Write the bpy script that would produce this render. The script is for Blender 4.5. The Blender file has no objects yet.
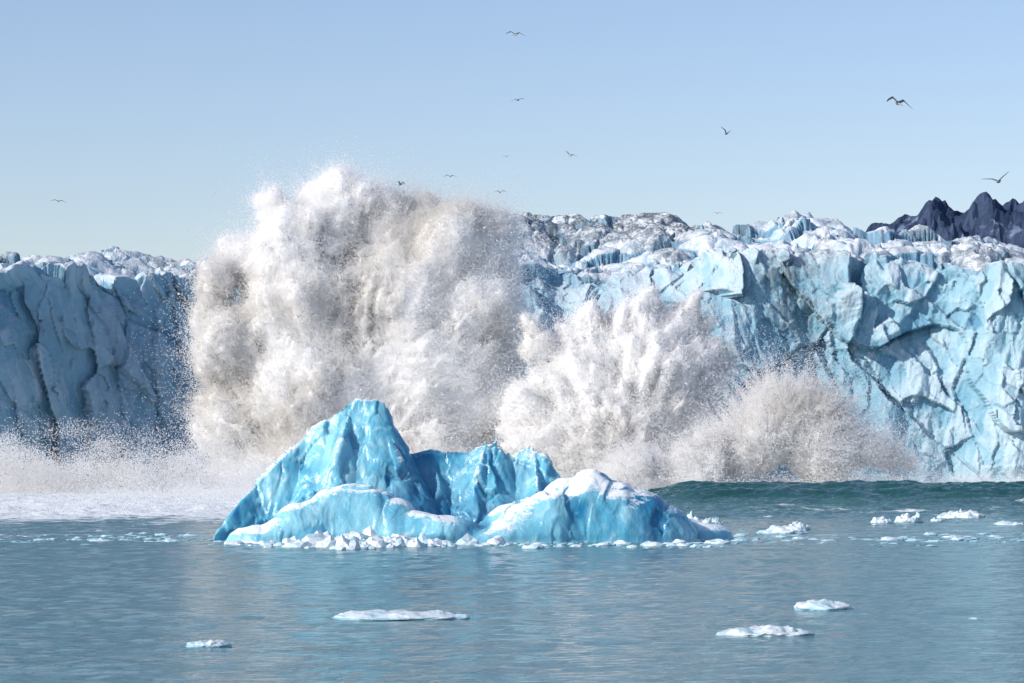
import bpy, math, numpy as np, time
from mathutils import Vector, Matrix
T0 = time.time()
rng = np.random.default_rng(7)
F = 2903.0; CAMH = 8.0; HOR = 455.0
def W(px, py, d):
    return ((px-512.0)*d/F, d, CAMH+(HOR-py)*d/F)

# ---------------------------------------------------------------- noise
def _h(ix, iy, iz, seed):
    h = (ix.astype(np.uint32)*np.uint32(374761393)) ^ (iy.astype(np.uint32)*np.uint32(668265263)) ^ (iz.astype(np.uint32)*np.uint32(2147483647)) ^ np.uint32((seed*974634777+12345) & 0xffffffff)
    h = (h ^ (h >> np.uint32(13)))*np.uint32(1274126177)
    h = (h ^ (h >> np.uint32(15)))*np.uint32(2246822519)
    h ^= h >> np.uint32(14)
    return h
def perlin(p, seed=0):
    p = p.astype(np.float32)
    i = np.floor(p).astype(np.int32); f = p-i
    u = f*f*f*(f*(f*6-15)+10)
    r = 0
    for dx in (0, 1):
        wx = u[:, 0] if dx else 1-u[:, 0]
        for dy in (0, 1):
            wy = u[:, 1] if dy else 1-u[:, 1]
            for dz in (0, 1):
                wz = u[:, 2] if dz else 1-u[:, 2]
                h = _h(i[:, 0]+dx, i[:, 1]+dy, i[:, 2]+dz, seed)
                gx = (h & np.uint32(1023)).astype(np.float32)/511.5-1
                gy = ((h >> np.uint32(10)) & np.uint32(1023)).astype(np.float32)/511.5-1
                gz = ((h >> np.uint32(20)) & np.uint32(1023)).astype(np.float32)/511.5-1
                r = r+wx*wy*wz*(gx*(f[:, 0]-dx)+gy*(f[:, 1]-dy)+gz*(f[:, 2]-dz))
    return r*1.3
def fbm(p, o=4, seed=0, g=0.5, mode=0):
    a = 1.0; r = 0; t = 0
    for k in range(o):
        n = perlin(p*(2.03**k)+k*17.3, seed+k)
        if mode == 1: n = 1-2*np.abs(n)*1.6
        if mode == 2: n = np.abs(n)*3.2-1
        r = r+a*n; t += a; a *= g
    return r/t
def facet(p, seed=0, dome=False):
    p = p.astype(np.float32)
    i = np.floor(p).astype(np.int32); f = p-i
    n = len(p); F1 = np.full(n, 9., np.float32); F2 = F1.copy(); val = np.zeros(n, np.float32)
    for dx in (-1, 0, 1):
        for dy in (-1, 0, 1):
            for dz in (-1, 0, 1):
                h = _h(i[:, 0]+dx, i[:, 1]+dy, i[:, 2]+dz, seed)
                a = (h & np.uint32(1023)).astype(np.float32)/1023
                b = ((h >> np.uint32(10)) & np.uint32(1023)).astype(np.float32)/1023
                c = ((h >> np.uint32(20)) & np.uint32(1023)).astype(np.float32)/1023
                vx = dx+a-f[:, 0]; vy = dy+b-f[:, 1]; vz = dz+c-f[:, 2]
                d = vx*vx+vy*vy+vz*vz
                m = d < F1
                F2 = np.where(m, F1, np.minimum(F2, d)); F1 = np.where(m, d, F1)
                v = (b*2-1)*.8+(c*2-1)*vx*1.4+(a*2-1)*vz*1.4+(((a*7.3+c*3.1) % 1)*2-1)*vy*1.4
                val = np.where(m, v, val)
    return val, np.sqrt(F2)-np.sqrt(F1)
def sstep(a, b, x):
    t = np.clip((x-a)/(b-a), 0, 1); return t*t*(3-2*t)

# ---------------------------------------------------------------- mesh helpers
def mesh_obj(name, V, faces, mat=None, smooth=False, attrs=None, mats=None, midx=None):
    me = bpy.data.meshes.new(name)
    V = np.asarray(V, np.float32)
    if faces is not None and not isinstance(faces, np.ndarray):
        me.from_pydata([tuple(map(float, v)) for v in V], [], faces)
    else:
        me.vertices.add(len(V)); me.vertices.foreach_set('co', V.ravel())
        if faces is not None:
            k = faces.shape[1]; nf = len(faces)
            me.loops.add(nf*k); me.loops.foreach_set('vertex_index', faces.ravel().astype(np.int32))
            me.polygons.add(nf); me.polygons.foreach_set('loop_start', np.arange(0, nf*k, k, dtype=np.int32))
    me.update(calc_edges=True)
    if faces is not None: me.polygons.foreach_set('use_smooth', np.full(len(me.polygons), smooth))
    for m in (mats or ([mat] if mat else [])): me.materials.append(m)
    if midx is not None: me.polygons.foreach_set('material_index', np.asarray(midx, np.int32))
    if attrs:
        for k, v in attrs.items():
            a = me.attributes.new(k, 'FLOAT', 'POINT'); a.data.foreach_set('value', np.asarray(v, np.float32))
    me.update()
    ob = bpy.data.objects.new(name, me); bpy.context.scene.collection.objects.link(ob)
    return ob
def grid_faces(nr, nc):
    i = np.arange(nr-1)[:, None]*nc+np.arange(nc-1)[None, :]
    i = i.ravel(); return np.stack([i, i+1, i+nc+1, i+nc], 1)
def grid_normals(P):
    gx = np.gradient(P, axis=1); gy = np.gradient(P, axis=0)
    n = np.cross(gx, gy); n /= np.linalg.norm(n, axis=2, keepdims=True)+1e-9
    return n
def surface_nets(f, lo, h):
    s = f < 0
    nx, ny, nz = f.shape
    c = np.zeros((nx-1, ny-1, nz-1), np.int8)
    for a in (0, 1):
        for b in (0, 1):
            for d in (0, 1): c += s[a:nx-1+a, b:ny-1+b, d:nz-1+d]
    act = (c > 0) & (c < 8); idx = np.full(act.shape, -1, np.int32); I = np.argwhere(act); idx[act] = np.arange(len(I))
    acc = np.zeros((len(I), 3), np.float32); cnt = np.zeros(len(I), np.float32)
    cor = [(a, b, d) for a in (0, 1) for b in (0, 1) for d in (0, 1)]
    fv = {q: f[I[:, 0]+q[0], I[:, 1]+q[1], I[:, 2]+q[2]] for q in cor}
    for q in cor:
        for ax in range(3):
            if q[ax] == 0:
                q2 = list(q); q2[ax] = 1; q2 = tuple(q2); a = fv[q]; b = fv[q2]; m = (a < 0) != (b < 0)
                t = np.where(m, a/(a-b+1e-12), 0)
                for k in range(3): acc[:, k] += np.where(m, q[k]+(t if k == ax else 0), 0)
                cnt += m
    V = (I+acc/cnt[:, None])*h+lo
    Q = []
    for ax in range(3):
        sl0 = [slice(None)]*3; sl1 = [slice(None)]*3; sl0[ax] = slice(0, -1); sl1[ax] = slice(1, None)
        a = s[tuple(sl0)]; b = s[tuple(sl1)]; E = np.argwhere(a != b); flip = a[tuple(E.T)]
        u, v = [(1, 2), (2, 0), (0, 1)][ax]
        ok = (E[:, u] > 0) & (E[:, v] > 0) & (E[:, u] < f.shape[u]-1) & (E[:, v] < f.shape[v]-1); E = E[ok]; flip = flip[ok]
        def g(du, dv):
            e = E.copy(); e[:, u] += du; e[:, v] += dv; return idx[e[:, 0], e[:, 1], e[:, 2]]
        q = np.stack([g(-1, -1), g(0, -1), g(0, 0), g(-1, 0)], 1); q[~flip] = q[~flip][:, ::-1]; Q.append(q)
    return V, np.concatenate(Q)
def vert_normals(V, Fq):
    n = np.cross(V[Fq[:, 2]]-V[Fq[:, 0]], V[Fq[:, 3]]-V[Fq[:, 1]]); N = np.zeros_like(V)
    for k in range(4):
        for j in range(3): N[:, j] += np.bincount(Fq[:, k], n[:, j], len(V))
    return N/(np.linalg.norm(N, axis=1, keepdims=True)+1e-9)

# ---------------------------------------------------------------- materials
class NT:
    def __init__(s, name):
        s.m = bpy.data.materials.new(name); s.m.use_nodes = True; s.t = s.m.node_tree
        s.b = s.t.nodes['Principled BSDF']; s.out = s.t.nodes['Material Output']
    def n(s, typ, ins=None, **kw):
        nd = s.t.nodes.new(typ)
        for k, v in kw.items(): setattr(nd, k, v)
        for k, v in (ins or {}).items(): s.set(nd.inputs[k], v)
        return nd
    def set(s, sock, v):
        if isinstance(v, bpy.types.NodeSocket): s.t.links.new(v, sock)
        elif isinstance(v, tuple) and len(v) == 3 and sock.type == 'RGBA': sock.default_value = (*v, 1)
        else: sock.default_value = v
    def noise(s, co, scale, det=6, rough=.55, dist=0):
        return s.n('ShaderNodeTexNoise', {'Vector': co, 'Scale': scale, 'Detail': det, 'Roughness': rough, 'Distortion': dist}).outputs['Fac']
    def ramp(s, f, a, b):
        return s.n('ShaderNodeMapRange', {'Value': f, 'From Min': a, 'From Max': b}, interpolation_type='SMOOTHSTEP').outputs['Result']
    def mix(s, f, a, b):
        nd = s.n('ShaderNodeMix', data_type='RGBA')
        s.set(nd.inputs[0], f); s.set(nd.inputs[6], a); s.set(nd.inputs[7], b)
        return nd.outputs[2]
    def math(s, op, a, b=0.0, clamp=False):
        nd = s.n('ShaderNodeMath', operation=op, use_clamp=clamp); s.set(nd.inputs[0], a); s.set(nd.inputs[1], b); return nd.outputs[0]
    def co(s, sc=(1, 1, 1)):
        tc = s.n('ShaderNodeTexCoord').outputs['Object']
        return s.n('ShaderNodeMapping', {'Vector': tc, 'Scale': sc}).outputs['Vector']
    def attr(s, n): return s.n('ShaderNodeAttribute', attribute_name=n).outputs['Fac']
    def nz(s):
        g = s.n('ShaderNodeNewGeometry').outputs['Normal']
        return s.n('ShaderNodeSeparateXYZ', {'Vector': g}).outputs['Z']
    def bump(s, h, dist, strength=1.0, normal=None):
        ins = {'Height': h, 'Distance': dist, 'Strength': strength}
        if normal is not None: ins['Normal'] = normal
        return s.n('ShaderNodeBump', ins).outputs['Normal']

g = NT('glacier_ice'); c = g.co()
cav = g.attr('cav'); top = g.attr('top'); dirt = g.attr('dirt'); left_shade = g.attr('left_shade')
n1 = g.noise(c, .045, 4); n2 = g.noise(g.co((1, 1, .35)), .3, 6, .62); n3 = g.noise(c, 1.4, 4, .6)
face = g.mix(g.ramp(n1, .35, .65), (.15, .36, .48), (.29, .50, .59))
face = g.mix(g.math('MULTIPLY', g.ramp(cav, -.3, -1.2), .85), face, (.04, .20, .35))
face = g.mix(g.math('MULTIPLY', g.ramp(g.math('ADD', g.math('MULTIPLY', cav, .5), g.math('MULTIPLY', n2, 1.2)), .55, .95), .7), face, (.54, .66, .72))
face = g.mix(g.math('MULTIPLY', left_shade, .45), face, (.11, .25, .36))  # darker tint puts shade into the left face colour
snow = g.mix(g.ramp(n2, .36, .68), (.76, .78, .8), (.42, .54, .62))
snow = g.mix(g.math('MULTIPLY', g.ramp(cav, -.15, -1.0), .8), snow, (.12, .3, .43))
upm = g.math('ADD', g.ramp(g.nz(), .35, .75), g.math('MULTIPLY', top, .25), True)
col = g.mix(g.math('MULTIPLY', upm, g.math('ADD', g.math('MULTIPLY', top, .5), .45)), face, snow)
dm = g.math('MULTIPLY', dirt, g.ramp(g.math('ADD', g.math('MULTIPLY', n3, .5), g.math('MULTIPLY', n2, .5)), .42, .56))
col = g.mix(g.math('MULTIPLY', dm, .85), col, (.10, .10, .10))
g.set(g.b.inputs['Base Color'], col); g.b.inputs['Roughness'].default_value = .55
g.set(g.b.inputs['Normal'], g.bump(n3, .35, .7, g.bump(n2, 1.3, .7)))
M_GLAC = g.m

g = NT('blue_iceberg_ice'); c = g.co()
n1 = g.noise(c, .16, 3); n2 = g.noise(g.co((1, 1, .5)), .9, 5, .5, .6); n3 = g.noise(c, 5, 4, .6)
sn = g.attr('snow'); cav = g.attr('cav'); bl = g.attr('layers_and_shade')
col = g.mix(g.ramp(n1, .35, .65), (.12, .45, .61), (.31, .64, .74))
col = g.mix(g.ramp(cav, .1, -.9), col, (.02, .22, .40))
col = g.mix(g.ramp(n2, .52, .75), col, (.48, .74, .80))
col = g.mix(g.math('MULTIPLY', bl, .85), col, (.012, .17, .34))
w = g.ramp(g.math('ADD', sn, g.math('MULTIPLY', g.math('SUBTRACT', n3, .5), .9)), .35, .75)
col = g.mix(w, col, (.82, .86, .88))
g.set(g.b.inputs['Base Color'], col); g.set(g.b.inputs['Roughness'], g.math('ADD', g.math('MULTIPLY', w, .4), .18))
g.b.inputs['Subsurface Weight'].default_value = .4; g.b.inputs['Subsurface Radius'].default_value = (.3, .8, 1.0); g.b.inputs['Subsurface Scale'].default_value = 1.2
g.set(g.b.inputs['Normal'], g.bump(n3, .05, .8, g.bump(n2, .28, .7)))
M_BERG = g.m

g = NT('floe_ice'); c = g.co(); n3 = g.noise(c, 3, 5, .6); n2 = g.noise(c, .7, 4)
z = g.n('ShaderNodeSeparateXYZ', {'Vector': g.n('ShaderNodeNewGeometry').outputs['Position']}).outputs['Z']
col = g.mix(g.ramp(n2, .4, .7), (.74, .8, .82), (.45, .64, .7))
col = g.mix(g.ramp(z, .12, 0.0), col, (.25, .5, .58))
g.set(g.b.inputs['Base Color'], col); g.b.inputs['Roughness'].default_value = .45
g.set(g.b.inputs['Normal'], g.bump(n3, .12, .8)); M_FLOE = g.m

def spray_mat(name, core):
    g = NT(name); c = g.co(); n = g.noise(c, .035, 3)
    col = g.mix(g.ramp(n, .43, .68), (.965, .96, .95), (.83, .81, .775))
    if core:
        g.set(g.b.inputs['Base Color'], col); g.b.inputs['Roughness'].default_value = 1; g.b.inputs['Specular IOR Level'].default_value = 0
        g.b.inputs['Subsurface Weight'].default_value = 1; g.b.inputs['Subsurface Radius'].default_value = (1, .97, .93); g.b.inputs['Subsurface Scale'].default_value = 1.3
        g.set(g.b.inputs['Normal'], g.bump(g.noise(c, 1.6, 4, .7), .6, .9))
    else:
        d = g.n('ShaderNodeBsdfDiffuse', {'Color': col}).outputs[0]; t = g.n('ShaderNodeBsdfTranslucent', {'Color': col}).outputs[0]
        mx = g.n('ShaderNodeMixShader', {0: .45, 1: d, 2: t}); g.set(g.out.inputs['Surface'], mx.outputs[0])
    return g.m
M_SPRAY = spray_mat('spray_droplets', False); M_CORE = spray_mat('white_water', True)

g = NT('fjord_water'); foam = g.attr('foam'); cl = g.attr('clear')
c = g.co(); c2 = g.co((.5, 1, 1))
wv = g.math('ADD', g.math('MULTIPLY', g.noise(c2, 1.3, 4, .65), .8), g.math('MULTIPLY', g.noise(c2, .25, 2), .7))
col = g.mix(cl, (.115, .235, .255), (.014, .08, .075))
fm = g.ramp(g.math('ADD', foam, g.math('MULTIPLY', g.math('SUBTRACT', g.noise(g.co((.35, 1, 1)), .4, 7, .68), .5), 2.0)), .5, .8)
col = g.mix(fm, col, (.72, .76, .77))
g.set(g.b.inputs['Base Color'], col); g.set(g.b.inputs['Roughness'], g.math('ADD', g.math('MULTIPLY', fm, .6), .08))
g.b.inputs['IOR'].default_value = 1.33
g.set(g.b.inputs['Normal'], g.bump(wv, .42, 1.0)); M_SEA = g.m

g = NT('hazy_mountain_rock'); c = g.co(); n = g.noise(c, .02, 6, .65)
col = g.mix(g.ramp(n, .4, .6), (.015, .035, .085), (.035, .06, .12))  # rock colours tinted blue to paint in distance haze
col = g.mix(g.math('MULTIPLY', g.ramp(g.noise(c, .011, 6, .6), .58, .64), .5), col, (.3, .4, .55))
g.set(g.b.inputs['Base Color'], col); g.b.inputs['Roughness'].default_value = .9; M_MTN = g.m

def plain(name, col, r=.6):
    g = NT(name); n = g.noise(g.co(), 9, 3); g.set(g.b.inputs['Base Color'], g.mix(n, tuple(x*.8 for x in col), tuple(min(1, x*1.15) for x in col)))
    g.b.inputs['Roughness'].default_value = r; return g.m
MB = [plain('gull_white', (.4, .4, .38)), plain('gull_grey', (.1, .105, .11)), plain('gull_black', (.02, .02, .02)), plain('gull_beak', (.6, .4, .05))]

# ---------------------------------------------------------------- sea
def axis(dense0, dense1, st, far0, far1, gr=1.12):
    a = list(np.arange(dense0, dense1+1e-6, st)); s = st; x = a[-1]
    while x < far1: s *= gr; x += s; a.append(x)
    s = st; x = a[0]; b = []
    while x > far0: s *= gr; x -= s; b.append(x)
    return np.array(b[::-1]+a)
xs = axis(-120, 120, .42, -20000, 20000); ys = axis(90, 540, .55, -3000, 30000)
X, Y = np.meshgrid(xs, ys); P = np.stack([X.ravel(), Y.ravel(), np.zeros(X.size)], 1)
near = (P[:, 1] > 60) & (P[:, 1] < 720) & (np.abs(P[:, 0]) < 300)
Z = np.zeros(len(P)); q = P[near]
zz = fbm(q*np.array([.05, .1, 1]), 3, 3)*.22+fbm(q*np.array([.35, .6, 1]), 3, 9)*.15
xx, yy = q[:, 0], q[:, 1]
cy = 466+perlin(np.stack([xx*.02, xx*0, xx*0], 1), 5)*8
amp = 3.4*sstep(12, 30, xx)
t = (yy-cy)
wave = np.where(t < 0, np.exp(-(t/22)**2), np.exp(-(t/40)**2))
rough = sstep(320, 420, yy)
zz = zz+amp*wave+fbm(q*np.array([.05, .16, 1]), 4, 31)*.8*rough+fbm(q*np.array([.2, .4, 1]), 4, 37, .6)*1.1*rough
Z[near] = zz; P[:, 2] = Z
foam = np.zeros(len(P)); cl = np.zeros(len(P))
yw = yy+fbm(q*np.array([.03, .012, 1]), 4, 55, .6)*70; lf = sstep(8, -25, xx)
f = lf*sstep(290, 420, yw)*.8+.25*lf*sstep(265, 300, yw)
f = np.maximum(f, sstep(268, 285, yy)*sstep(360, 300, yw)*.42)
f = np.maximum(f, sstep(500, 560, yy)*.8)
f = np.maximum(f, sstep(340, 415, yw)*sstep(448, 420, yw)*.47*sstep(20, 40, xx))
foam[near] = f; cl[near] = np.clip(wave*amp/3.4+.4*sstep(300, 400, yy), 0, 1)
mesh_obj('sea_water', P, grid_faces(len(ys), len(xs)), M_SEA, True, {'foam': foam, 'clear': cl})
print('sea', time.time()-T0)

# ---------------------------------------------------------------- glacier
gx = np.concatenate([np.arange(-330, -135, 1.5), np.arange(-135, 135, .3), np.arange(135, 330, 1.5)])
nf = 200; nt = 260
pxs = gx*F/700+512
I = lambda xp, fp: np.interp(pxs, xp, fp)
sb = I([0, 200, 480, 560, 700, 760, 1024], [12, 16, 34, 42, 32, 13, 9])
yf = I([-700, -100, 60, 210, 330, 700, 1024, 1400], [540, 620, 660, 722, 715, 705, 700, 690])+perlin(np.stack([gx*.014, gx*0, gx*0+.5], 1), 11)*16+perlin(np.stack([gx*.05, gx*0, gx*0+.5], 1), 12)*12
cliff_py = I([-600, 0, 50, 130, 200, 480, 560, 640, 740, 800, 900, 1024, 1700], [280, 272, 262, 280, 268, 262, 270, 266, 254, 262, 254, 264, 280])
sky_py = I([-600, 0, 80, 140, 200, 500, 560, 700, 760, 800, 835, 880, 905, 930, 970, 1024, 1700], [270, 252, 248, 262, 254, 216, 212, 214, 226, 232, 212, 214, 232, 226, 232, 238, 270])
Hc = 8+(455-cliff_py)*(yf+sb)/F; Hs = 8+(455-sky_py)*(yf+sb+85)/F-1.5
tf = np.linspace(0, 1, nf)[:, None]; tt = (np.linspace(0, 1, nt+1)[1:, None])**1.35
Zf = -3+tf*(Hc+3)[None]; Yf = yf[None]+sb[None]*tf**1.6
back = 240*tt; Yt = yf[None]+sb[None]+back; Zt = Hc[None]+(Hs-Hc)[None]*sstep(0, 85, back)-sstep(120, 240, back)*25
Pg = np.zeros((nf+nt, len(gx), 3)); Pg[..., 0] = gx[None]; Pg[:nf, :, 1] = Yf; Pg[:nf, :, 2] = Zf; Pg[nf:, :, 1] = Yt; Pg[nf:, :, 2] = Zt
row = np.arange(nf+nt)[:, None]*np.ones((1, len(gx)))
wt = sstep(nf-26, nf+10, row).ravel()
q = Pg.reshape(-1, 3).copy()
wp = q+np.stack([fbm(q*.05, 2, s)*7 for s in (41, 42, 43)], 1)
wp[:, 0] += wp[:, 2]*.3
v1, e1 = facet(wp*np.array([1, 1, .6])/32, 1); v2, e2 = facet(wp*np.array([1, 1, .5])/11+3, 2); v3, e3 = facet(wp*np.array([1, 1, .6])/3.8+7, 3)
tw = wp+np.stack([fbm(q*.15, 2, s)*2.5 for s in (44, 45, 46)], 1)
vt, et = facet(tw*np.array([1/17, 1/15, .0])+np.array([5, 2, .5]), 8); vu, eu = facet(tw*np.array([1/6.5, 1/8, .0])+np.array([1, 7, .5]), 9)
fb = fbm(q/2.2, 3, 60)
sl = q.copy(); sl[:, 0] += q[:, 2]*.22*np.sin(q[:, 0]*.03+1)+v1*4
flute = fbm(sl*np.array([.12, .03, .018]), 5, 66, .5, 1)
crm = sstep(-.1, .25, fbm(q*.03, 2, 70))
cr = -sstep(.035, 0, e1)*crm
big = v1*4.6+v2*1.8+v3*.6+fb*.5+cr*1.4+flute*1.5
bt = vt*1.9+vu*.8+np.minimum(et, .35)*6+np.minimum(eu, .3)*2.6-2.4+v3*.3+fb*.4+cr*.8
disp = big*(1-wt)+bt*wt
disp -= (1-wt)*sstep(8, 0, q[:, 2])*2
N = np.stack([np.zeros(len(q)), -(1-wt), wt], 1)+np.stack([v2*.2, 0*v2, 0*v2], 1); N /= np.linalg.norm(N, axis=1, keepdims=True)
q2 = q+N*disp[:, None]
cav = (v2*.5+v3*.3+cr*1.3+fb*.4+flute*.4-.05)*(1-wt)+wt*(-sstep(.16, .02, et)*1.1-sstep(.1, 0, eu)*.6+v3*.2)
pxq = q[:, 0]*F/q[:, 1]+512
dn = fbm(q*.035, 3, 77)
dirt = sstep(.05, .4, dn+.2*wt)*.7*sstep(25, 50, q[:, 2])
dirt = np.maximum(dirt, np.exp(-((pxq-795)/34)**2)*sstep(28, 50, q[:, 2])*(1-wt)*1.0)
dirt = np.maximum(dirt, sstep(500, 540, pxq)*sstep(750, 700, pxq)*sstep(765, 800, q[:, 1])*1.0)
left_shade = sstep(320, 120, pxq)*(1-wt)  # mask for painted shade on the left part of the face
mesh_obj('glacier', q2, grid_faces(nf+nt, len(gx)), M_GLAC, True, {'cav': cav, 'top': wt, 'dirt': dirt, 'left_shade': left_shade})
print('glacier', time.time()-T0)

# ---------------------------------------------------------------- mountains
mx = np.arange(100, 2200, 6.); my = np.arange(4700, 5700, 9.)
X, Y = np.meshgrid(mx, my); q = np.stack([X.ravel(), Y.ravel(), 0*X.ravel()], 1)
pxm = q[:, 0]*F/5200+512
env = np.interp(pxm, [250, 600, 780, 800, 812, 830, 860, 880, 915, 945, 960, 985, 1003, 1024, 1100, 1300, 1700], [0, 300, 365, 395, 405, 380, 380, 415, 440, 462, 450, 465, 440, 450, 480, 400, 0])
rg = fbm(q/130, 6, 90, .6, 1); rd = np.abs(q[:, 1]-5200-60*perlin(q/300, 4))/500
z = env*(1-rd**1.1)+rg*52*(1-rd*.5)-14
q[:, 2] = z; mesh_obj('mountain_ridge', q, grid_faces(len(my), len(mx)), M_MTN, False)

# ---------------------------------------------------------------- iceberg
D0 = 273.
def crest(L): return np.array([W(a, b, D0+dy) for a, b, dy in L])
ridges = [
 (crest([(212,541,1),(222,525,3),(240,502,5),(262,478,7),(286,454,8),(306,437,9),(326,421,9),(340,410,9),(348,402,9),(358,398,9),(374,400,9),(384,403,9),(383,412,9),(388,434,9.2),(399,448,9.5),(408,455,9.5),(416,478,9.5)]), 2.3, 2.6, 0, 0, .9),
 (crest([(350,404,9),(344,430,7),(338,456,5.5)]), 2.5, 2.5, 0, 0, .8),
 (crest([(376,404,9),(388,436,7.5),(398,462,6)]), 2.5, 2.5, 0, 0, .8),
 (crest([(398,460,10),(408,454,10),(430,446,10),(452,451,10),(472,449,10),(486,443,10),(497,437,10),(502,447,10),(512,457,10),(520,450,10),(528,446,10),(543,455,9.5),(557,472,9),(566,505,8)]), 1.8, 2.4, 0, 0, .7),
 (crest([(486,444,10),(480,466,8),(474,486,6)]), 2.0, 2.0, 0, 0, .7),
 (crest([(430,448,10),(436,468,8.5),(440,484,7)]), 2.0, 2.0, 0, 0, .7),
 (crest([(532,448,10),(536,468,8),(538,488,5)]), 1.9, 1.9, 0, 0, .7),
 (crest([(232,543,-7),(262,525,-6.8),(300,503,-6.5),(330,489,-6),(352,484,-6),(372,487,-6),(392,499,-6.3),(412,511,-6.8),(440,515,-7),(462,518,-7),(478,541,-7)]), 0, 0, 3.4, 3.6, 0),
 (crest([(450,543,-7),(482,523,-6.5),(520,503,-5.5),(552,489,-5),(568,477,-4),(590,471,-4),(612,479,-4),(636,489,-3.6),(652,503,-3.3)]), 0, 0, 4.4, 4.4, 0),
 (crest([(636,504,1.5),(660,512,1.5),(685,517,1.5),(706,523,1.5),(720,538,1.5)]), 0, 0, 3, 3, 0),
]
bx = np.arange(-32, 23, .1); by = np.arange(259, 294, .1)
X, Y = np.meshgrid(bx, by); q = np.stack([X.ravel(), Y.ravel(), 0*X.ravel()], 1)
ox = fbm(q/4.0, 3, 100)*.5; oy = fbm(q/4.0, 3, 110)*.8
px_, py_ = q[:, 0]+ox*.5, q[:, 1]+oy
H = np.full(len(q), -3.); crestd = np.full(len(q), 9.); lobe = np.zeros(len(q)); crease = np.zeros(len(q))
for ri, (C, sf, sbk, R1, R2, fa) in enumerate(ridges):
    best = np.full(len(q), -9.); cum = 0; rmin = np.full(len(q), 99.)
    for a, b in zip(C[:-1], C[1:]):
        ab = b[:2]-a[:2]; L2 = ab@ab
        t = np.clip(((px_-a[0])*ab[0]+(py_-a[1])*ab[1])/L2, 0, 1)
        dx = px_-(a[0]+t*ab[0]); dy = py_-(a[1]+t*ab[1]); r = np.hypot(dx, dy); zc = a[2]+t*(b[2]-a[2]); rmin = np.minimum(rmin, r)
        al = cum+t*math.sqrt(L2)
        if R1 == 0:
            s = np.where(dy < 0, sf, sbk)
            fl = perlin(np.stack([al*.32, r*.06, 0*r+ri], 1), 120)*1.5*np.clip(r/3, 0, 1)+perlin(np.stack([al*.9, r*.15, 0*r+ri], 1), 121)*.3*np.clip(r/2, 0, 1)
            h = zc-s*r*(1-.25*np.clip(r/6, 0, 1))+fl*fa
        else:
            R = np.where(dy < 0, R1, R2)
            h = zc*(1-(r/R)**2.6)
            h = np.where(r > R, -(r-R)*1.5, h)
        best = np.maximum(best, h); cum += math.sqrt(L2)
    if R1 > 0:
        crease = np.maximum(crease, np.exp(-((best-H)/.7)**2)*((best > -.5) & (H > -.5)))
    lobe = np.where(best > H, float(R1 > 0), lobe)
    crestd = np.where((best > H) & (rmin < 2), rmin, np.where(best > H, 9, crestd))
    k = .1; H = k*np.logaddexp(H/k, best/k)
q[:, 2] = np.maximum(H, -3)
G = q.reshape(len(by), len(bx), 3); Nn = grid_normals(G).reshape(-1, 3)
qa = q+np.stack([fbm(q/3, 2, s)*1.2 for s in (131, 132, 133)], 1)
v1, e1 = facet(qa*np.array([1, 1, .5])/4.0, 21); v2, e2 = facet(qa*np.array([1, 1, .6])/1.8, 22)
fb = fbm(q/.8, 3, 140); bl = fbm(qa*np.array([1, 1, .4])/2.6, 3, 150, .45, 2); md = fbm(q/2.2, 3, 160)
above = sstep(-.5, .8, q[:, 2])
disp = (v1*.30+v2*.06+md*.25+fb*.06-bl*.14)*above*(1-.5*lobe)
disp -= sstep(.8, .1, q[:, 2])*.4*above+crease*.35
q2 = q+Nn*disp[:, None]
pxq = q[:, 0]*F/q[:, 1]+512
Nz = np.abs(grid_normals(q2.reshape(G.shape)).reshape(-1, 3)[:, 2])
snow = sstep(.5, .85, Nz)*.5*(q[:, 1] < 284)+lobe*sstep(.35, .75, Nz)*.22  # snow on flat tops; lobe term paints their lit tops paler
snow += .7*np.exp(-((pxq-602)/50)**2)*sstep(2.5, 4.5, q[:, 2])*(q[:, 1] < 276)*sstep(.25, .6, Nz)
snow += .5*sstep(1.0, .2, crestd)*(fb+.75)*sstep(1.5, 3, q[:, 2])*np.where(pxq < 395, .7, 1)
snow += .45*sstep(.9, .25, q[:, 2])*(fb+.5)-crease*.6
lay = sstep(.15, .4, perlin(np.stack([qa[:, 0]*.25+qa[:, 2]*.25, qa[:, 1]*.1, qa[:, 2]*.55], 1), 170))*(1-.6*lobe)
layers_and_shade = np.exp(-((pxq-655)/22)**2)*(q[:, 1] < 280)+np.exp(-((pxq-420)/32)**2)*sstep(272, 276, q[:, 1])*.9*(1-lobe)+lay*.4+crease*.9  # shaded flanks and lobe junctions painted dark blue, plus ice layers
layers_and_shade += (1-lobe)*sstep(5.5, 2.5, q[:, 2])*sstep(290, 330, pxq)*.6  # painted shade low on the ice behind the front lobe
snow -= np.clip(layers_and_shade, 0, 1)*.4
keep = (q2[:, 2] > -2.9); fc = grid_faces(len(by), len(bx)); fc = fc[keep[fc].any(1)]
mesh_obj('iceberg', q2, fc, M_BERG, True, {'snow': snow, 'cav': v1*.4-bl*.5+md*.6+v2*.15, 'layers_and_shade': np.clip(layers_and_shade, 0, 1)})
print('berg', time.time()-T0)

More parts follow.
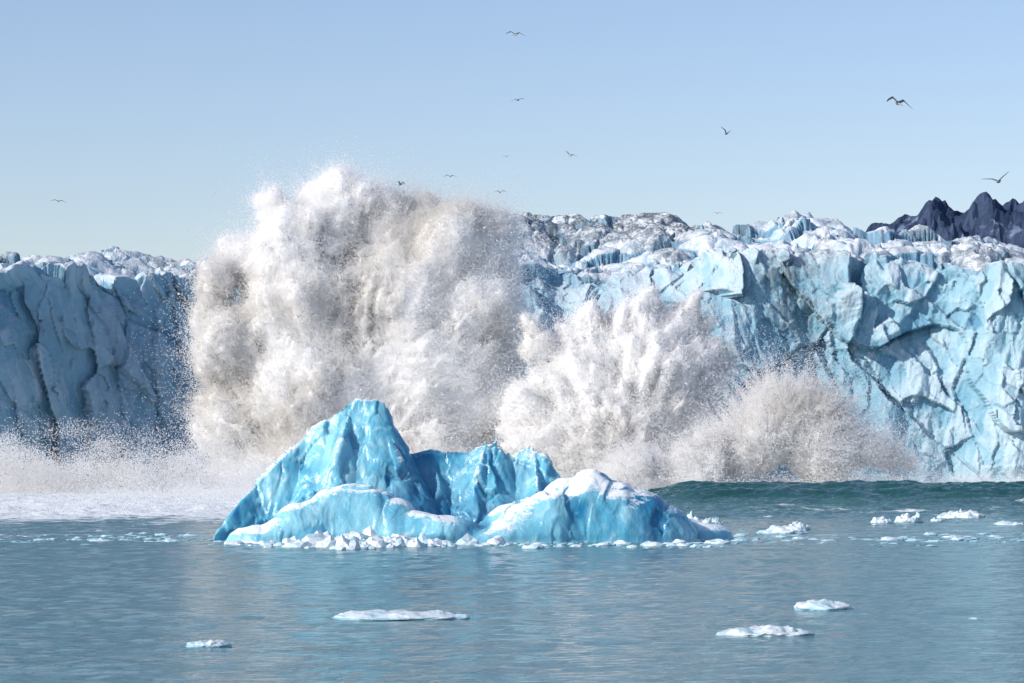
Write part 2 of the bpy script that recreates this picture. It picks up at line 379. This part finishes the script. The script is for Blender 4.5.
# ---------------------------------------------------------------- ice pieces
import bmesh
def ico(n):
    b = bmesh.new(); bmesh.ops.create_icosphere(b, subdivisions=n, radius=1); V = np.array([v.co[:] for v in b.verts]); Fc = np.array([[v.index for v in f.verts] for f in b.faces]); b.free(); return V, Fc
IV, IF = ico(5); JV, JF = ico(2)
def chunk(V, x, y, L, Wd, Hh, seed, rough=.5):
    s = np.sign(V)*np.abs(V)**.75
    ang = fbm(V*1.3+seed*3.1, 3, seed % 50)
    p = V*(1+rough*.7*ang[:, None]); p[:, 2] = s[:, 2]
    p = p*np.array([L/2, Wd/2, Hh])
    tp = fbm(np.stack([p[:, 0], p[:, 1], p[:, 2]*0+seed], 1)/(.16*L+.15), 4, seed % 37)
    vf, _ = facet(p/(.16*L+.2)+seed, seed % 31)
    up = p[:, 2] > -.1*Hh
    p[:, 2] = np.where(up, p[:, 2]*(.62+.75*tp+.2*vf), p[:, 2]*.6)
    a = (seed*1.7) % .5-.25; ca, sa = math.cos(a), math.sin(a)
    return np.stack([p[:, 0]*ca-p[:, 1]*sa+x, p[:, 0]*sa+p[:, 1]*ca+y, p[:, 2]-.02], 1)
def floe(px, py, wpx, hpx, seed, wd=None, rough=.5, name='ice_floe'):
    d = CAMH*F/(py-HOR); m = d/F
    mesh_obj(name, chunk(IV, (px-512)*m, d, wpx*m, wd or wpx*m*.8, hpx*m, seed, rough), IF, M_FLOE, True)
floe(400, 617, 138, 11, 3, 4.5); floe(767, 635, 92, 13, 5, 3.2); floe(821, 608, 58, 11, 8, 3.0)
floe(209, 645, 44, 8, 12, 1.6); floe(973, 619, 13, 4, 14)
for k, (a, b, w_, h_) in enumerate([(962,518,44,11),(908,522,26,11),(880,523,20,8),(783,533,48,9),(798,530,24,10),(990,493,18,5),(700,530,40,15),(712,529,24,15),(688,527,20,17),(937,521,14,4),(1008,525,30,5)]):
    floe(a, b, w_, h_, 20+k, None, .6, 'growler_ice')
Vs = []; Fs = []; o = 0
def add(x, y, L, Wd, Hh, s):
    global o
    Vs.append(chunk(JV, x, y, L, Wd, Hh, s, .8)); Fs.append(JF+o); o += len(JV)
for k in range(1500):
    u = rng.random(); py = 539+rng.normal(0, 2.6) if u < .9 else rng.uniform(512, 540)
    px = rng.uniform(-60, 1090)
    if py > 546: py = 541
    d = CAMH*F/(py-HOR); L = min(2.4, .2+rng.exponential(.38))
    add((px-512)*d/F, d, L, L*rng.uniform(.6, 1), L*rng.uniform(.06, .22), k)
for k in range(460):
    px = rng.normal(365, 36); py = 545+rng.normal(0, 1.5); d = CAMH*F/(py-HOR)+rng.uniform(0, 2.5); L = .35+rng.exponential(.6)
    add((px-512)*d/F, d, min(L, 2.6), min(L, 2.4), min(L, 2.3)*rng.uniform(.35, .75), k+600)
for k in range(200):
    px = rng.uniform(225, 722); py = 545+rng.normal(0, 1.2); d = CAMH*F/(py-HOR); L = .3+rng.exponential(.4)
    add((px-512)*d/F, d, L, L, min(L, 2)*.3, k+900)
mesh_obj('brash_ice', np.concatenate(Vs), np.concatenate(Fs), M_FLOE, False)

# ---------------------------------------------------------------- spray
ng = bpy.data.node_groups.new('droplets', 'GeometryNodeTree')
ng.interface.new_socket('Geometry', in_out='INPUT', socket_type='NodeSocketGeometry'); ng.interface.new_socket('Geometry', in_out='OUTPUT', socket_type='NodeSocketGeometry')
gi = ng.nodes.new('NodeGroupInput'); go = ng.nodes.new('NodeGroupOutput'); mp = ng.nodes.new('GeometryNodeMeshToPoints'); na = ng.nodes.new('GeometryNodeInputNamedAttribute'); sm = ng.nodes.new('GeometryNodeSetMaterial')
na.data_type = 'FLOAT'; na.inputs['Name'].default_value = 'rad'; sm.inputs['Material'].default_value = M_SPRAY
ng.links.new(gi.outputs[0], mp.inputs['Mesh']); ng.links.new(na.outputs[0], mp.inputs['Radius']); ng.links.new(mp.outputs[0], sm.inputs[0]); ng.links.new(sm.outputs[0], go.inputs[0])
def cloud(name, P, R):
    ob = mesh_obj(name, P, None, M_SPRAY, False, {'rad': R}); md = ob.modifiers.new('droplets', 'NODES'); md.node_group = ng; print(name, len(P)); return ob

def plume(name, lobes, d0, origin, amp, streak, wl, seed, npts, flen=1.0, jet=3.0, h=.42, sw=3.0, r0=.075, blend=7., wide=.15, wl2=4.):
    C = np.array([W(a, b, d0+dy) for a, b, r, dy in lobes]); R = np.array([l[2] for l in lobes])*d0/F
    lo = (C-R[:, None]).min(0)-6; hi = (C+R[:, None]).max(0)+6; lo[2] = -2; hi[1] = min(hi[1], d0+14); O = np.array(W(*origin, d0))
    n = np.ceil((hi-lo)/h).astype(int); ax = [lo[k]+np.arange(n[k])*h for k in range(3)]
    Gx, Gy, Gz = np.meshgrid(*ax, indexing='ij'); p = np.stack([Gx.ravel(), Gy.ravel(), Gz.ravel()], 1).astype(np.float32); del Gx, Gy, Gz
    s = np.full(len(p), 1e3, np.float32)
    for cc, rr in zip(C, R):
        dd = p-cc.astype(np.float32); dist = np.sqrt((dd*dd).sum(1))-rr+.6
        hh = np.clip(.5+.5*(s-dist)/blend, 0, 1); s = s*(1-hh)+dist*hh-blend*.5*hh*(1-hh)
    s = np.maximum(s, p[:, 1]-(d0+12))
    B = amp*1.3+streak*1.2; k = np.abs(s) < B
    def polar(x):
        v = x-O; rr = np.linalg.norm(v, axis=1); dr = v/(rr[:, None]+1e-6); Rm = 30.
        return dr*Rm/sw+np.stack([0*rr, 0*rr, rr*.05], 1), dr
    pk = p[k]; sp, _ = polar(pk)
    s[k] += -amp*fbm(pk/wl+fbm(pk/wl*.7, 1, seed+50)[:, None]*.3, 6, seed, .66, 2)-streak*fbm(sp, 4, seed+9, .6)*1.6
    V, Q = surface_nets(s.reshape(n), lo, h); N = vert_normals(V, Q)
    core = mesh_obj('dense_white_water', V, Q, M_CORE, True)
    vis = (N[:, 1] < .5) & (V[:, 2] > -.5) & (V[:, 1] < d0+11); Vv = V[vis]; Nv = N[vis]
    pk = rng.integers(0, len(Vv), npts); v = Vv[pk]; nn = Nv[pk]; sp, dr = polar(v)
    gate = np.clip(.35+2.4*fbm(sp*1.6, 3, seed+19, .6), .03, 2.2)
    gate2 = np.clip(.55+1.4*fbm(v/3.5, 3, seed+29, .6), .1, 2)
    t = rng.exponential(1, npts)
    L = flen*gate2+jet*gate**2*np.clip((dr*nn).sum(1), 0, 1)**1.3*(rng.random(npts) < .55)
    L = np.where(rng.random(npts) < wide, wl2*(.3+gate2), L)
    d = nn*.6+dr*.6; P = v+d*(t*L)[:, None]+rng.normal(0, .14, (npts, 3))
    P[:, 2] -= (t*L)**2*.02
    ok = P[:, 2] > -.3; P = P[ok]; Rr = r0*(.6+.8*rng.random(len(P)))
    kb = rng.random(len(P)) < .0012; Rr[kb] *= 2.6
    ob = cloud(name, P, Rr); core.parent = ob; print(len(V), time.time()-T0)

A = [(235,500,45,0),(320,490,85,0),(420,480,85,0),(480,470,45,0),(238,420,46,0),(320,390,88,3),(430,380,84,2),(482,400,40,-4),(230,345,42,-3),(305,300,72,2),(405,300,82,4),(474,310,50,-3),
     (222,280,26,0),(240,258,30,4),(290,240,40,-3),(340,222,44,0),(400,236,44,2),(450,242,42,-3),(488,238,34,0),(272,208,22,0),(342,190,26,2),(368,196,22,-3),(500,270,26,0),(494,350,32,2),(212,320,24,2),(312,200,22,3),(425,210,20,2),(470,215,18,0),(265,200,14,0),(500,222,16,0)]
plume('calving_splash_plume', A, 645, (345, 520), 2.2, 2.4, 12, 200, 620000, 1.2, 5.0, .42, 2.6, .065, 7., .16, 3.8)
Bl = [(560,450,50,0),(620,440,75,0),(690,440,50,0),(540,400,32,0),(600,380,50,0),(660,375,54,-3),(538,345,20,0),(530,322,11,0),(582,342,27,3),(592,316,12,0),(640,325,27,0),(652,296,12,0),(682,326,28,2),(688,300,12,0),(705,372,30,0),(722,430,30,3),(530,430,28,0)]
plume('water_splash_plume', Bl, 628, (620, 480), 1.4, 5.2, 8, 300, 430000, .8, 8.5, .38, 3.0, .065, 5., .08, 2.5)
Cc = [(770,430,38,0),(800,412,32,0),(835,428,28,0),(768,395,20,0),(870,452,24,0),(905,464,15,0),(820,455,36,0),(740,450,32,0),(700,470,30,-3),(640,475,30,-3),(985,470,9,0),(1015,472,10,2)]
plume('surge_splash', Cc, 600, (790, 500), 2.4, .5, 12, 400, 420000, 1.8, 1.0, .42, 3.4, .058, 8., .35, 4.0)

def mist(name, boxes, seed, r=.065):
    Ps = []
    for (px0, px1, d0_, d1, h, tau) in boxes:
        x0 = (px0-512)*d0_/F; x1 = (px1-512)*d0_/F
        n = int((x1-x0)*h*tau/(math.pi*r*r)*1.4)
        p = np.stack([rng.uniform(x0, x1, n), d0_+(d1-d0_)*rng.random(n)**.6, h*(rng.random(n)**1.4)*rng.uniform(.3, 1, n)], 1)
        nn = fbm(p/np.array([16, 24, 7]), 5, seed, .65); u = (p[:, 0]-x0)/(x1-x0); hz = p[:, 2]/h
        pr = sstep(-.45+hz*.6, .15+hz*.6, nn)*sstep(0, .12, u)*sstep(1, .85, u)
        Ps.append(p[rng.random(n) < pr])
    P = np.concatenate(Ps); return cloud(name, P, np.full(len(P), r)*(.7+.6*rng.random(len(P))))
mist('spray_mist', [(-160, 290, 580, 610, 20, 2.2), (-140, 260, 370, 580, 5, 1.2), (480, 980, 570, 640, 10, 1.2), (780, 1180, 640, 690, 9, 1.0), (150, 560, 560, 600, 10, .8)], 500)
print('mist', time.time()-T0)

# ---------------------------------------------------------------- gulls
def gull(px, py, span_px, d, heading, inner, outer, bank=0, pitch=0, sweep=.25):
    V = []; Fc = []; mi = []
    def ring(cx, cy, cz, ry, rz, n=8):
        b = len(V)
        for k in range(n):
            a = 2*math.pi*k/n; V.append((cx, cy+ry*math.cos(a), cz+rz*math.sin(a)))
        return b
    st = [(.30,.004,.004,.012),(.255,.018,.016,.012),(.22,.034,.036,.012),(.17,.036,.038,.008),(.12,.045,.048,0),(.04,.068,.07,0),(-.06,.064,.062,0),(-.15,.04,.036,.008),(-.2,.034,.018,.012),(-.3,.066,.006,.014)]
    prev = None
    for i, (x, ry, rz, cz) in enumerate(st):
        b = ring(x, 0, cz, ry, rz)
        if prev is not None:
            for k in range(8):
                Fc.append((prev+k, prev+(k+1) % 8, b+(k+1) % 8, b+k)); mi.append(3 if i == 1 else 0)
        prev = b
    Fc.append(tuple(prev+k for k in range(8))); mi.append(0)
    for sgn in (1, -1):
        ws = [(0, .10, .20, .024), (.12, .115, .19, .022), (.25, .15, .17, .018), (.38, .13, .145, .014), (.50, .07, .10, .010), (.60, -.01, .06, .006), (.66, -.08, .02, .003)]
        y = .03; z = .03; pd = 0; prev = None
        for i, (s, lx, ch, th) in enumerate(ws):
            ang = inner if s <= .26 else outer
            if i: y += (s-pd)*math.cos(ang); z += (s-pd)*math.sin(ang)
            pd = s; b = len(V); lx2 = lx-sweep*max(0, s-.25)
            pr = [(0, 0), (.25, 1), (.6, .8), (1, 0), (.6, -.15), (.25, -.4)]
            for u, w in pr: V.append((lx2-ch*u, sgn*y, z+w*th+.08*math.sin(math.pi*u)*ch))
            if prev is not None:
                for k in range(6):
                    k2 = (k+1) % 6; f = (prev+k, prev+k2, b+k2, b+k); Fc.append(f if sgn > 0 else f[::-1])
                    mi.append(2 if i >= 5 else (1 if k < 3 else 0))
            prev = b
        Fc.append(tuple(prev+k for k in range(6))); mi.append(2)
    sc = (span_px*d/F)/(1.3*.95)
    ob = mesh_obj('seagull', np.array(V)*sc, Fc, None, True, None, MB, mi)
    ob.matrix_world = Matrix.Translation(W(px, py, d)) @ Matrix.Rotation(heading, 4, 'Z') @ Matrix.Rotation(-pitch, 4, 'Y') @ Matrix.Rotation(bank, 4, 'X')
r = math.radians
gull(899,102,34,140,r(118),r(28),r(-26),r(10),r(24))
gull(1000,181,30,150,r(60),r(30),r(20),r(-12),r(12))
gull(515,33,22,190,r(110),r(24),r(-20),r(4),r(16))
gull(518,99,15,260,r(65),r(15),r(-15),r(-5),r(14))
gull(727,133,16,260,r(50),r(50),r(35),r(20),r(10))
gull(570,155,16,260,r(130),r(35),r(5),r(15),r(10))
gull(400,184,16,240,r(50),r(45),r(-15),r(10),r(12))
gull(450,176,14,300,r(110),r(20),r(-20),0,r(14))
gull(500,192,14,300,r(80),r(28),r(-18),0,r(14))
gull(57,201,15,270,r(100),r(15),r(-12),r(6),r(14))
gull(298,317,10,400,r(70),r(40),r(10))
gull(206,427,9,400,r(100),r(25),r(-10))
gull(506,156,8,450,r(80),r(25),r(0))
gull(718,213,10,450,r(100),r(20),r(-10))

# ---------------------------------------------------------------- light, sky, camera
sc = bpy.context.scene
S = Vector((-.78, -.40, .50)).normalized(); el = math.asin(S.z); az = math.atan2(S.x, S.y)
w = bpy.data.worlds.new('World'); sc.world = w; w.use_nodes = True; nt_ = w.node_tree
sky = nt_.nodes.new('ShaderNodeTexSky'); sky.sky_type = 'NISHITA'; sky.sun_disc = False; sky.sun_elevation = el; sky.sun_rotation = az; sky.altitude = 0; sky.air_density = 1.0; sky.dust_density = .5; sky.ozone_density = 3.5
mxn = nt_.nodes.new('ShaderNodeMix'); mxn.data_type = 'RGBA'; mxn.blend_type = 'MULTIPLY'; mxn.inputs[0].default_value = 1; mxn.inputs[7].default_value = (1.12, 1.0, 1.02, 1)
nt_.links.new(sky.outputs[0], mxn.inputs[6]); nt_.links.new(mxn.outputs[2], nt_.nodes['Background'].inputs[0]); nt_.nodes['Background'].inputs[1].default_value = .146
L = bpy.data.lights.new('sun', 'SUN'); L.energy = 4.4; L.angle = r(.5); L.color = (1, .94, .86)
lo = bpy.data.objects.new('sun', L); sc.collection.objects.link(lo); lo.rotation_euler = S.to_track_quat('Z', 'Y').to_euler()
cam = bpy.data.cameras.new('camera'); co = bpy.data.objects.new('camera', cam); sc.collection.objects.link(co)
cam.sensor_width = 36; cam.lens = 36*F/1024; cam.clip_end = 60000; cam.clip_start = 1
co.location = (0, 0, CAMH); co.rotation_euler = (math.pi/2+math.atan((HOR-341.5)/F), 0, 0)
sc.camera = co
sc.view_settings.view_transform = 'Standard'; sc.view_settings.look = 'None'; sc.view_settings.exposure = 0
print('done', time.time()-T0)
